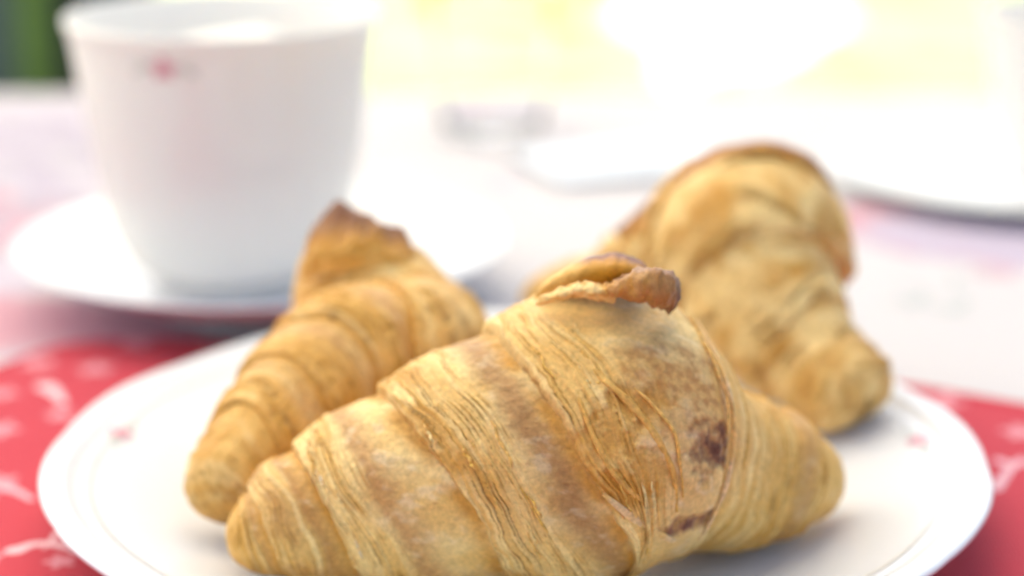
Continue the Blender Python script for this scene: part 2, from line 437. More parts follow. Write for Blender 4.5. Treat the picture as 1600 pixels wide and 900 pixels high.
    o = mesh_from('table_mat', np.vstack([V1, V2]), np.vstack([F1, F2, F3]), m)
    uv = np.stack([(X-RX0)/(RX1-RX0), (Y-RY0)/(RY1-RY0)], -1).reshape(-1, 2); uv = np.vstack([uv, uv])
    ul = o.data.uv_layers.new(name='UVMap'); li = np.zeros(len(o.data.loops), np.int32); o.data.loops.foreach_get('vertex_index', li)
    ul.data.foreach_set('uv', uv[li].astype(np.float32).ravel())
    tag(o, 'red cotton table mat with small white floral print under the croissant plate', 'table mat')
table()

# ------------------------------------------------------------------ crockery
PLATE_R = .1185
_pp = np.array([(0, .0062), (.05, .0062), (.072, .0066), (.080, .0082), (.088, .0108), (.098, .0140), (.106, .0163), (.110, .0174), (.1145, .0190), (.1172, .0196), (.1185, .0188)])*np.array([.975, 1])
PLC = np.array([.001, .0035])
def plate_z(r): return np.interp(r, _pp[:, 0], _pp[:, 1])

def fl_decal(parent, center_fn, r, ang, mat_p=M_PINK_PRINT, mat_l=M_LEAF_PRINT, s=1.0):
    """small printed rose with two leaf sprays; center_fn(a,b) maps local mm to a point just above the glaze"""
    f = None
    def blob(cx, cy, rx, ry, an, name, mat, par):
        th = np.linspace(0, 2*math.pi, 14, endpoint=False)
        x = rx*np.cos(th); y = ry*np.sin(th); c, s_ = math.cos(an), math.sin(an)
        pts = [center_fn(cx, cy)]+[center_fn(cx+a*c-b*s_, cy+a*s_+b*c) for a, b in zip(x, y)]
        F = np.array([[0, 1+k, 1+(k+1) % 14] for k in range(14)])
        return mesh_from(name, pts, F, mat, None)
    parts = []
    flower = blob(0, 0, r*.42, r*.36, 0, 'printed_flower', mat_p, None); adopt(flower, parent)
    for k in range(5):
        a = ang+k*1.2566
        p = blob(r*.5*math.cos(a), r*.42*math.sin(a), r*.36, r*.24, a, 'petal', mat_p, None)
        adopt(p, flower)
    for sx in (-1, 1):
        for k in range(2):
            p = blob(sx*r*(1.15+.5*k), (.15-.35*k)*r, r*.42, r*.15, sx*(.4-.8*k), 'printed_leaf', mat_l, None); adopt(p, parent)

def plate():
    t = thing('dinner_plate', 'white china plate with thin grey line and pink flower print holding three croissants', 'plate', (0, 0, .002))
    t.location = (0, 0, 0); bpy.context.view_layer.update()
    top = smooth_profile(_pp[:-1], 110)
    rim = np.array([(.1183, .0193), (.1187, .0186), (.1183, .0178)])*np.array([.975, 1])
    bot = [(.1150, .0158), (.106, .0132), (.092, .0092), (.078, .0045), (.074, .0038), (.0735, .0022), (.071, .0020), (.070, .0040), (.03, .0042), (.0001, .0042)]
    bot = np.array(bot)*np.array([.975, 1])
    prof = np.vstack([top, rim, smooth_profile(bot, 40)])
    def wob(R, Z, th):
        k = sst(.085, .118, R); sc = np.abs(np.sin(th*6+.55))**.7
        R2 = R*(1+.006*k*(sc-.6)); Z2 = Z+.0003*k*np.sin(th*12)
        # fine raised lip inside the rim
        Z2 = Z2+.0005*np.exp(-((R-.1098)/.0013)**2)-.0002*np.exp(-((R-.1068)/.0012)**2)
        return R2, Z2
    V, F = lathe(prof, 360, center=(PLC[0], PLC[1], 0), wob=wob)
    o = mesh_from('plate_body', V, F[:, ::-1], M_CHINA, t)
    # thin printed line, broken where the flowers sit
    gaps = [math.atan2(.018, -.106), math.atan2(.012, .106), math.pi/2+.2, -math.pi/2+.1]
    rl = .1040
    def onp(a, r): return np.array([PLC[0]+r*math.cos(a), PLC[1]+r*math.sin(a), plate_z(r)+.0004])
    g = sorted([x % (2*math.pi) for x in gaps])
    for k in range(4):
        a0 = g[k]+.085; a1 = g[(k+1) % 4]+(2*math.pi if k == 3 else 0)-.085
        aa = np.linspace(a0, a1, 90)
        V = np.array([[onp(a, rl+.0009*math.sin(a*12)*0-.00022), onp(a, rl+.00022)] for a in aa])
        mesh_from('printed_line', V, grid_faces(90, 2), M_GREY_PRINT, t)
    for a in gaps:
        c, s_ = math.cos(a), math.sin(a)
        def fn(p, q, c=c, s_=s_, a=a):
            r = rl-.001+p; tt = a+q/rl
            return onp(tt, r)+np.array([0, 0, .00012])
        def fn2(p, q, fn=fn): return fn(q, p)
        fl_decal(t, fn2, .0042, .5)
    return t
plate()

def saucer(cx, cy, R, label, z0=0.0, zk=1.0):
    s = np.array([R/.083, zk*R/.083])
    pr = np.array([(0, .0045), (.024, .0045), (.026, .0052), (.030, .0048), (.045, .0068), (.060, .0115), (.072, .0165), (.079, .0200), (.0822, .0212)])*s
    rim = np.array([(.083, .0208), (.0828, .0200)])*s
    bot = np.array([(.078, .0182), (.060, .0095), (.045, .0045), (.040, .0030), (.0395, .0004), (.0375, .0003), (.0365, .0025), (.0001, .0027)])*s
    V, F = lathe(np.vstack([smooth_profile(pr, 70), rim, smooth_profile(bot, 40)]), 200)
    o = mesh_from('saucer', V, F[:, ::-1], M_CHINA); o.location = (cx, cy, z0)
    tag(o, label, 'saucer'); return .0045*s[1]
def cup(cx, cy, s, rz, label, zs, deco=True, hs=1.0):
    t = thing('coffee_cup', label, 'cup', (cx, cy, zs)); t.rotation_euler = (0, 0, rz)
    outp = np.array([(.0245, .0002), (.0260, .0006), (.0258, .0030), (.0250, .0040), (.0325, .0080), (.0392, .0190), (.0432, .0340), (.0462, .0500), (.0484, .0640), (.0499, .0710), (.0512, .0740)])
    inp = np.array([(.0512, .0752), (.0503, .0757), (.0490, .0745), (.0468, .0660), (.0447, .0520), (.0416, .0360), (.0370, .0210), (.0280, .0100), (.0150, .0060), (.0001, .0055)])
    base = np.array([(.0001, .0022), (.0220, .0022), (.0235, .0004)])
    zst = np.array([1, hs])
    outp = outp*zst; inp = inp*zst
    pr = np.vstack([base, smooth_profile(outp, 70), smooth_profile(inp, 60)])*s
    V, F = lathe(pr, 220)
    mesh_from('cup_body', V, F, M_CHINA_CUP, t)
    # handle on the far side
    P = catmull(np.array([(.0415, 0, .060), (.058, 0, .064), (.071, 0, .054), (.070, 0, .038), (.055, 0, .027), (.0372, 0, .024)])*np.array([1, 1, hs])*s, 40)
    tg = np.gradient(P, axis=0); tg /= np.linalg.norm(tg, axis=1)[:, None]
    sd = np.tile([0, 1., 0], (40, 1)); nn = np.cross(tg, sd)
    th = np.linspace(0, 2*math.pi, 16, endpoint=False)
    V = P[:, None]+sd[:, None]*(np.cos(th)*.0042*s)[None, :, None]+nn[:, None]*(np.sin(th)*.0027*s)[None, :, None]
    mesh_from('handle', V, grid_faces(40, 16, closed_m=True), M_CHINA_CUP, t)
    if deco:
        r_at = lambda z: np.interp(z, outp[:, 1]*s, outp[:, 0]*s)+.00025
        a0 = rad(-90)-rad(14)-rz; z0 = .0675*s*hs
        bpy.context.view_layer.update()
        def fn(p, q):
            z = z0+q; a = a0+p/.047
            v = Vector((r_at(z)*math.cos(a), r_at(z)*math.sin(a), z)); return np.array(t.matrix_world@v)
        fl_decal(t, fn, .0050, .3, M_ROSE_PRINT)
    return t
SC = (-.085, .2)
zs = saucer(SC[0], SC[1], .0835, 'white saucer with wide rim under the large coffee cup on the left')
CUPC = (-.0955, .2)
cup(CUPC[0], CUPC[1], 1.015, rad(105), 'large white coffee cup with small pink flower below its rim, left', zs, hs=1.21)
# milk foam inside the cup
def foam():
    n = 80; m_ = 26; th = np.linspace(0, 2*math.pi, n, endpoint=False); rr = np.linspace(0, 1, m_)
    R, T = np.meshgrid(rr, th, indexing='ij'); R0 = .0475
    X = R*R0*np.cos(T); Y = R*R0*np.sin(T)
    Z = .0785+.008*np.exp(-((X-.006)**2+(Y-.004)**2)/.026**2)+.003*fbm(X*60, Y*60, 3.)*(1-R**4)
    Z = Z-.003*R**6
    c = mixc(np.array([.80, .77, .70])*np.ones(X.shape+(3,)), np.array([.62, .42, .24]), sst(.1, .6, fbm(X*70, Y*70, 7.))*.35)
    m, n_, b = tint_mat('milk_foam', .5)
    o = mesh_from('milk_foam', np.stack([X, Y, Z], -1), grid_faces(m_, n, closed_m=True), m, colors=c)
    o.location = (CUPC[0], CUPC[1], zs); tag(o, 'creamy milk foam heaped inside the large left cup', 'milk foam')
foam()
# second place setting, far right
zs2 = saucer(.212, .37, .078, 'white saucer at the far right edge, out of focus beyond the croissants', zk=.34)
cup(.245, .385, .92, rad(30), 'white coffee cup on the far right saucer, partly cut off by the frame', zs2, deco=False)
# glass and bowl in the middle distance
def glassware():
    m, n, b = new_mat('clear_glass'); b.inputs['Transmission Weight'].default_value = 1; b.inputs['Roughness'].default_value = .03
    b.inputs['IOR'].default_value = 1.16; b.inputs['Base Color'].default_value = (.95, .95, .98, 1)
    c = atz(770, 205, 0)
    pr = [(.0001, .0008), (.0225, .0008), (.0240, .0025), (.0255, .02), (.0275, .045), (.0290, .064), (.0286, .0650), (.0282, .064), (.0267, .045), (.0247, .02), (.0232, .0030), (.0001, .0025)]
    V, F = lathe(np.array(pr), 90); o = mesh_from('water_glass', V, F, m); o.location = (c[0], c[1], 0)
    tag(o, 'empty clear glass tumbler right of the large cup, out of focus', 'glass')
    rs = np.random.RandomState(4); c = atz(985, 262, 0)
    t = thing('folded_napkin', 'pale blue folded napkin lying beyond the croissants, left of the rear crest', 'napkin', (c[0], c[1]+.01, 0)); t.rotation_euler = (0, 0, .35)
    mn = simple('pale_blue_linen', (.74, .79, .85), .9, .2, .04, 60, .0002, 900)
    for k in range(2):
        n = 30; X, Y = np.meshgrid(np.linspace(-.045+.001*k, .045-.0015*k, n), np.linspace(-.03, .03-.001*k, n), indexing='ij')
        e = np.minimum(np.minimum(X+.046, .046-X), np.minimum(Y+.031, .031-Y))
        Z = .0006+.0014*k+.0012*sst(0, .008, e)+.0006*fbm(X*40, Y*40, k*3.)
        V1 = np.stack([X, Y, Z], -1).reshape(-1, 3); V2 = V1.copy(); V2[:, 2] = .0003+.0014*k
        F1 = grid_faces(n, n); bi = np.array([i*n for i in range(n)]+[(n-1)*n+j for j in range(1, n)]+[i*n+n-1 for i in range(n-2, -1, -1)]+[j for j in range(n-2, 0, -1)])
        mesh_from('fold', np.vstack([V1, V2]), np.vstack([F1, F1[:, ::-1]+n*n, np.stack([bi, bi+n*n, np.roll(bi, -1)+n*n, np.roll(bi, -1)], 1)]), mn, t)
glassware()

# ------------------------------------------------------------------ croissants
PALE = np.array([.91, .650, .270]); TAN = np.array([.78, .455, .120]); BROWN = np.array([.38, .155, .040])
ROSE = np.array([.56, .290, .095]); AMBER = np.array([.57, .250, .016]); YEL = np.array([.82, .48, .09]); DARK = np.array([.09, .028, .014])
CHALK = np.array([.87, .70, .45])

class Croissant:
    def __init__(s, ctrl, cap0=.01, cap1=.01, pow0=2.0, pow1=2.0, seed=0., flat=.95):
        """ctrl rows: world x,y,z,radius; u runs 0..1 along the spine"""
        ctrl = np.array(ctrl, float); N = 600
        Q = catmull(ctrl, N); d = np.linalg.norm(np.diff(Q[:, :3], axis=0), axis=1)
        L = np.r_[0, np.cumsum(d)]; s.L = L[-1]
        uu = np.linspace(0, s.L, N); Q = np.stack([np.interp(uu, L, Q[:, k]) for k in range(4)], 1)
        s.N = N; s.C = Q[:, :3]; s.R = Q[:, 3]; s.seed = seed; s.flat = flat
        T = np.gradient(s.C, axis=0); T /= np.linalg.norm(T, axis=1)[:, None]
        for _ in range(30): T[1:-1] = (T[:-2]+T[1:-1]+T[2:])/3
        T /= np.linalg.norm(T, axis=1)[:, None]
        side = np.cross(T, [0, 0, 1.]); side /= np.linalg.norm(side, axis=1)[:, None]
        up = np.cross(side, T)
        s.T, s.S, s.U = T, side, up
        x = uu
        c0 = np.clip(1-np.clip((cap0-x)/cap0, 0, 1)**pow0, 0, 1)**(1/pow0)
        c1 = np.clip(1-np.clip((x-(s.L-cap1))/cap1, 0, 1)**pow1, 0, 1)**(1/pow1)
        s.cap = c0*c1
    def interp(s, A, u):
        x = np.clip(u, 0, 1)*(s.N-1); i = np.minimum(x.astype(int), s.N-2); f = x-i
        if A.ndim == 2: f = f[..., None]
        return A[i]*(1-f)+A[i+1]*f
    def surf(s, u, th, off=0.0):
        C = s.interp(s.C, u); S = s.interp(s.S, u); U = s.interp(s.U, u); R = s.interp(s.R, u); cap = s.interp(s.cap, u)
        ex = s.seed
        lump = 1+.035*perlin(u*5+ex, np.cos(th)*1.1+ex, np.sin(th)*1.1)
        r = (R*lump+off)*cap
        P = C+(r*np.cos(th))[..., None]*S+(r*np.sin(th)*s.flat)[..., None]*U
        # rest on the plate
        zmin = plate_z(np.hypot(P[..., 0]-PLC[0], P[..., 1]-PLC[1]))+.0006
        dz = P[..., 2]-zmin; k = .004
        P = P.copy(); P[..., 2] = zmin+np.where(dz > k, dz, k*np.exp(np.clip((dz-k)/k, -20, 0)))
        return P
    def prep(s):
        u = np.linspace(.003, .997, 260); th = np.linspace(0, 2*math.pi, 300, endpoint=False)
        s.gu, s.gt = np.meshgrid(u, th, indexing='ij'); P = s.surf(s.gu, s.gt)
        du = np.gradient(P, axis=0); dt = np.roll(P, -1, 1)-np.roll(P, 1, 1)
        n = np.cross(du, dt); v = CAM-P
        face = np.einsum('ijk,ijk->ij', n, v)
        c = s.interp(s.C, s.gu); o = np.einsum('ijk,ijk->ij', n, P-c)
        s.facing = (face*np.sign(o)) > 0; s.gp = proj(P); s.gP = P
    def pick(s, px, py):
        d = (s.gp[..., 0]-px)**2+(s.gp[..., 1]-py)**2+np.where(s.facing, 0, 1e7)
        k = np.argmin(d); return s.gu.flat[k], s.gt.flat[k]
    def boundary(s, pix, shift_back=0.0):
        """periodic function u(theta) through the picked points"""
        pk = np.array([s.pick(*p) for p in pix]); th = pk[:, 1].copy(); u = pk[:, 0]
        th = np.unwrap(th)
        if th[-1] < th[0]: th = th[::-1]; u = u[::-1]
        keep = np.r_[True, np.diff(th) > .02]; th = th[keep]; u = u[keep]
        mid = (th[-1]+th[0]+2*math.pi)/2
        tx = np.r_[th-2*math.pi, mid-2*math.pi, th, mid, th+2*math.pi]; ux = np.r_[u, np.mean(u)+shift_back, u, np.mean(u)+shift_back, u]
        o = np.argsort(tx); tx = tx[o]; ux = ux[o]
        g = np.linspace(0, 2*math.pi, 721); v = np.interp(g, tx, ux)
        kk = 9; vv = np.concatenate([v[:-1]]*3); vv = np.convolve(vv, np.hanning(2*kk+3)[1:-1]/np.hanning(2*kk+3).sum(), 'same')[720:1441]
        return lambda t: np.interp(np.mod(t, 2*math.pi), g, vv)

    def band(s, parent, ua, ub, nth, ds, P):
        """one pastry layer from its hidden edge ua(theta) to its cut edge ub(theta).
        P keys: lift, bulge, lam(start), amp, skin, stripe(color,center,width), lamc1, lamc2, dark, seed, t0, t1, edge, th0, th1"""
        g = lambda k, d: P.get(k, d)
        th = np.linspace(0, 2*math.pi, nth, endpoint=False)
        A = ua(th); B = ub(th); Lb = np.mean(np.abs(B-A))*s.L
        t0, t1 = g('t0', -.14), g('t1', 1.0)
        n = max(12, int(Lb*(t1-t0)/ds)); tt = np.linspace(t0, t1, n)
        Tt, TH = np.meshgrid(tt, th, indexing='ij')
        sd = g('seed', 0)*3.7+s.seed
        # ragged edges
        cx, sx = np.cos(TH), np.sin(TH); Rm = float(np.mean(s.interp(s.R, A))); kx = Rm/.010
        rag = .035*fbm(cx*2.2*kx, sx*2.2*kx, sd+4, 4)*g('rag', 1.)
        u = A+(B-A)*(Tt+rag*sst(.4, 1, Tt))
        u = np.clip(u, 0, 1)
        bx, by = cx*kx, sx*kx                      # ~1 unit per cm around the body
        a = Tt*Lb/.010                             # cm along the band
        lam0 = g('lam', .5)
        m_l = sst(lam0-.06, lam0+.10, Tt+.16*fbm(bx*.8, by*.8, a*.3+sd)) * (1-.55*sst(.25, .5, fbm(bx*.6+3, by*.6, sd+a*.5)+.15))
        m_l = np.clip(m_l+g('lam0', 0.)*(1-sst(.05, .22, Tt+.1*fbm(bx*.8, by*.8, sd+6))), 0, 1)
        m_l = np.clip(m_l+g('lam_all', 0.)*sst(.0, .5, fbm(bx*.5, by*.5, a+sd+9)+.25), 0, 1)
        warp = .12*perlin(bx*.5, by*.5, a*.5+sd)+.02*perlin(bx*1.6, by*1.6, a*1.2+sd+5)
        q = a+warp*2.2
        fr = g('freq', 7.0)*1.55
        p = q*fr+.9*perlin(q*fr*.45, bx*.35+sd, by*.35)+.25*perlin(q*fr*1.1, bx*.8+sd, by*.8)
        ip = np.floor(p); saw = p-ip
        on = sst(-.10, .22, perlin(ip*7.31+sd, bx*.85, by*.85))*(.55+.45*rnd_(ip, sd+2))            # a leaf edge comes and goes along its length
        rnd = np.mod(np.sin(ip*12.9898+sd*3)*43758.5, 1.0)
        drop = sst(.72, 1.0, saw)
        l1 = (saw-1.25*drop)*on
        rim = np.exp(-((saw-.80)/.13)**2)*on; groove = np.clip(np.exp(-((saw-1.0)/.20)**2)+np.exp(-(saw/.26)**2), 0, 1)*on
        l3 = perlin(q*fr*2.6+2, bx*1.2+sd, by*1.2)
        terr = l1*1.3+.35*l3
        amp = g('amp', .00055)*1.0
        puff = .00085*fbm(bx*1.0, by*1.0, a*1.0+sd, 3)+.00030*fbm(bx*4, by*4, a*4+sd, 3)
        wr = .00010*fbm(bx*9, by*9, a*9+sd, 2)
        lift, bulge = g('lift', .0018)*.8, g('bulge', .0018)*.55
        base = g('base', .0010)
        prof = base-.0012+(lift+.0006)*sst(-.02, .65, Tt)+bulge*np.sin(np.pi*np.clip(Tt, 0, 1))**1.2
        ed = g('edge', .05); e0 = g('edge0', 0.)
        if e0:
            prof = base-.0006+lift+bulge*np.sin(np.pi*np.clip(Tt, 0, 1))**1.2-(lift+.0028)*(1-sst(0, e0, Tt+.012*perlin(bx*1.5, by*1.5, sd)))**2
        prof = prof-(lift+.0016)*sst(1-ed, 1.0, Tt)**2
        prof = prof-.0015*sst(0, -.14, Tt)
        # steps cut down through the leaves towards the outer edge
        stepn = g('steps', 4.); st = (Tt-lam0)/(1-lam0)*stepn+warp*4*.8+.5*perlin(bx*.9, by*.9, sd+8)
        stair = (np.floor(st)+sst(.55, 1, st-np.floor(st)))-st
        off = prof+puff*(1-.5*m_l)+wr+amp*m_l*(terr-.5*groove)-.00045*m_l*stair
        # small flaked pits in the skin
        pit = sst(.42, .62, fbm(bx*3.5+7, by*3.5, a*3.5+sd, 3)); off = off-.00022*pit*(1-m_l)
        if 'extra' in P:
            eo, ec = P['extra'](u, TH)
            off = off+eo
        Pos = s.surf(u, TH, off)
        # --- colour
        skin = np.asarray(g('skin', PALE))*np.ones(Tt.shape+(3,))
        nz = fbm(bx*.9+5, by*.9, a*.9+sd); nf = fbm(bx*6, by*6, a*6+sd, 3)
        c = mixc(skin, TAN, sst(-.25, .45, nz)*.75)
        for (colr, cen, wid, op) in g('stripes', []):
            f = np.exp(-((Tt+.10*fbm(bx*.8, by*.8, sd+3)-cen)/wid)**2)*op
            c = mixc(c, np.asarray(colr), np.clip(f*(1+.35*nf), 0, 1))
        c = mixc(c, CHALK, sst(.1, .5, fbm(bx*2.2, by*2.2, a*2.2+sd+11, 4)+.25*nf)*g('chalk', .45)*(1-.6*m_l))
        lc1 = np.asarray(g('lamc1', YEL)); lc2 = np.asarray(g('lamc2', AMBER))
        amb = g('amber', (.8, .3, .8))
        az = np.clip(sst(-.30, .30, fbm(bx*.8+2, by*.8, a*1.2+sd+3))*amb[2]*np.exp(-((Tt-amb[0])/amb[1])**2)+.25*sst(0., .4, nz), 0, 1)
        lc = np.ones(Tt.shape+(3,))*lc1
        lc = mixc(lc, PALE*1.04, sst(.5, .8, rnd)*.8); lc = mixc(lc, TAN, sst(.35, .1, rnd)*.8)
        lc = mixc(lc, lc2, az*.85)
        lc = mixc(lc, YEL*1.05, rim*(.35+.45*az))
        lc = mixc(lc, AMBER*.72, groove*.9)
        lc = mixc(lc, BROWN*.6, groove*sst(.5, .85, rnd)*.65)
        c = mixc(c, lc, m_l*.9)
        c = mixc(c, BROWN*.7, pit*(1-m_l)*.35*sst(-.2, .3, nz))
        # baked edge line and fold
        c = mixc(c, BROWN, sst(1-ed*1.0, 1.0, Tt)*.35)
        c = mixc(c, AMBER, np.exp(-((Tt-.02)/.07)**2)*g('crease', .75)*sst(-.4, .2, nz))
        c = mixc(c, AMBER, np.clip(az*(1-m_l)*g('ambskin', .25), 0, 1))
        # pale undersides where the bake never browned
        dark = g('dark', 0.)
        if dark: c = mixc(c, BROWN*.55, dark*sst(-.2, .5, nz+.3*nf))
        c = c*(1+.07*nf)[..., None]
        if 'extra' in P: c = ec(c)
        m = len(th)
        F = grid_faces(n, m, closed_m=True)
        o = mesh_from('pastry_layer', Pos.reshape(-1, 3), F[:, ::-1] if g('flip', False) else F, M_PASTRY, None, colors=np.clip(c, 0, 1).reshape(-1, 3))
        adopt(o, parent)
        return o
    def ribbon(s, parent, pix, w0, w1, h, col, name='pastry_flake', seed=0., thick=.0005, tilt=0.):
        """thin strand of pastry leaf standing on the surface along a pixel path"""
        P = []
        for p in pix:
            u, t = s.pick(*p); P.append(s.surf(np.array(u), np.array(t), np.array(h)))
        P = catmull(np.array(P), 70)
        tg = np.gradient(P, axis=0); tg /= np.linalg.norm(tg, axis=1)[:, None]
        cen = np.array([s.C[np.argmin(np.linalg.norm(s.C-p, axis=1))] for p in P]); out_ = P-cen; out_ /= np.linalg.norm(out_, axis=1)[:, None]
        sd = np.cross(tg, out_); sd /= np.linalg.norm(sd, axis=1)[:, None]; out_ = np.cross(sd, tg)
        k = np.linspace(0, 1, 70); wid = .7*(w0+(w1-w0)*k)*(np.sin(np.pi*np.clip(k, .03, .97))**.35)*(1+.4*perlin(k*9+seed, seed, 1.))
        wv = .0006*perlin(k*6+seed, 3.3, seed)[:, None]; P = P+out_*wv
        th = np.linspace(0, 2*math.pi, 10, endpoint=False)
        ct, st_ = math.cos(tilt), math.sin(tilt); s2 = sd*ct+out_*st_; o2 = out_*ct-sd*st_
        V = P[:, None]+s2[:, None]*(np.cos(th)[None]*wid[:, None])[..., None]+o2[:, None]*(np.sin(th)[None]*np.minimum(wid, thick)[:, None])[..., None]
        nf = perlin(V[..., 0]*900+seed, V[..., 1]*900, V[..., 2]*900)
        c = mixc(np.ones(V.shape)*np.asarray(col)*.92, TAN, sst(-.2, .3, perlin(k*7+seed, 4.4, seed))[:, None]*np.ones(V.shape[:2])*.8)*(1+.35*nf)[..., None]
        o = mesh_from(name, V, grid_faces(70, 10, closed_m=True), M_PASTRY, None, colors=np.clip(c, 0, 1)); adopt(o, parent); return o

def sheet(parent, rows, thick, colfn, name='pastry_flap', nu=70, nv=34, seed=0., rough=.0005):
    """curled pastry flap from rows of control points (row 0 = root, last row = free edge)"""
    R = np.array(rows, float)                                 # r,c,3
    A = np.stack([catmull(R[i], nu) for i in range(R.shape[0])], 0)
    B = np.stack([catmull(A[:, j], nv) for j in range(nu)], 1)   # nv,nu,3
    n = np.cross(np.gradient(B, axis=1), np.gradient(B, axis=0)); n /= np.linalg.norm(n, axis=2)[..., None]+1e-12
    k = np.linspace(0, 1, nv)[:, None]*np.ones((nv, nu)); l = np.linspace(0, 1, nu)[None]*np.ones((nv, nu))
    B = B+n*(rough*fbm(k*3+seed, l*8, seed)+rough*.35*fbm(k*10+seed, l*22, seed+4.))[..., None]
    edge = perlin(l*14+seed, seed, 0.5)+.5*perlin(l*37, seed, .2)
    dirr = np.gradient(B, axis=0); B = B+dirr*(edge*2.2*sst(.7, 1, k))[..., None]
    th = thick*(np.minimum.reduce([sst(-.02, .12, 1-k)+.25, sst(-.02, .08, l)+.2, sst(-.02, .08, 1-l)+.2])).clip(0, 1)
    V1 = B+n*th[..., None]/2; V2 = B-n*th[..., None]/2; N = nv*nu
    F1 = grid_faces(nv, nu); F2 = F1[:, ::-1]+N
    bi = np.array([i*nu for i in range(nv)]+[(nv-1)*nu+j for j in range(1, nu)]+[i*nu+nu-1 for i in range(nv-2, -1, -1)]+[j for j in range(nu-2, 0, -1)])
    F3 = np.stack([bi, bi+N, np.roll(bi, -1)+N, np.roll(bi, -1)], 1)
    c1 = colfn(k, l, 0); c2 = colfn(k, l, 1)
    o = mesh_from(name, np.vstack([V1.reshape(-1, 3), V2.reshape(-1, 3)]), np.vstack([F1, F2, F3]), M_PASTRY, None,
                  colors=np.clip(np.vstack([c1.reshape(-1, 3), c2.reshape(-1, 3)]), 0, 1))
    adopt(o, parent); return o

const = lambda v: (lambda t: v+0*t)
def lerpf(f, g, k): return lambda t: f(t)*(1-k)+g(t)*k

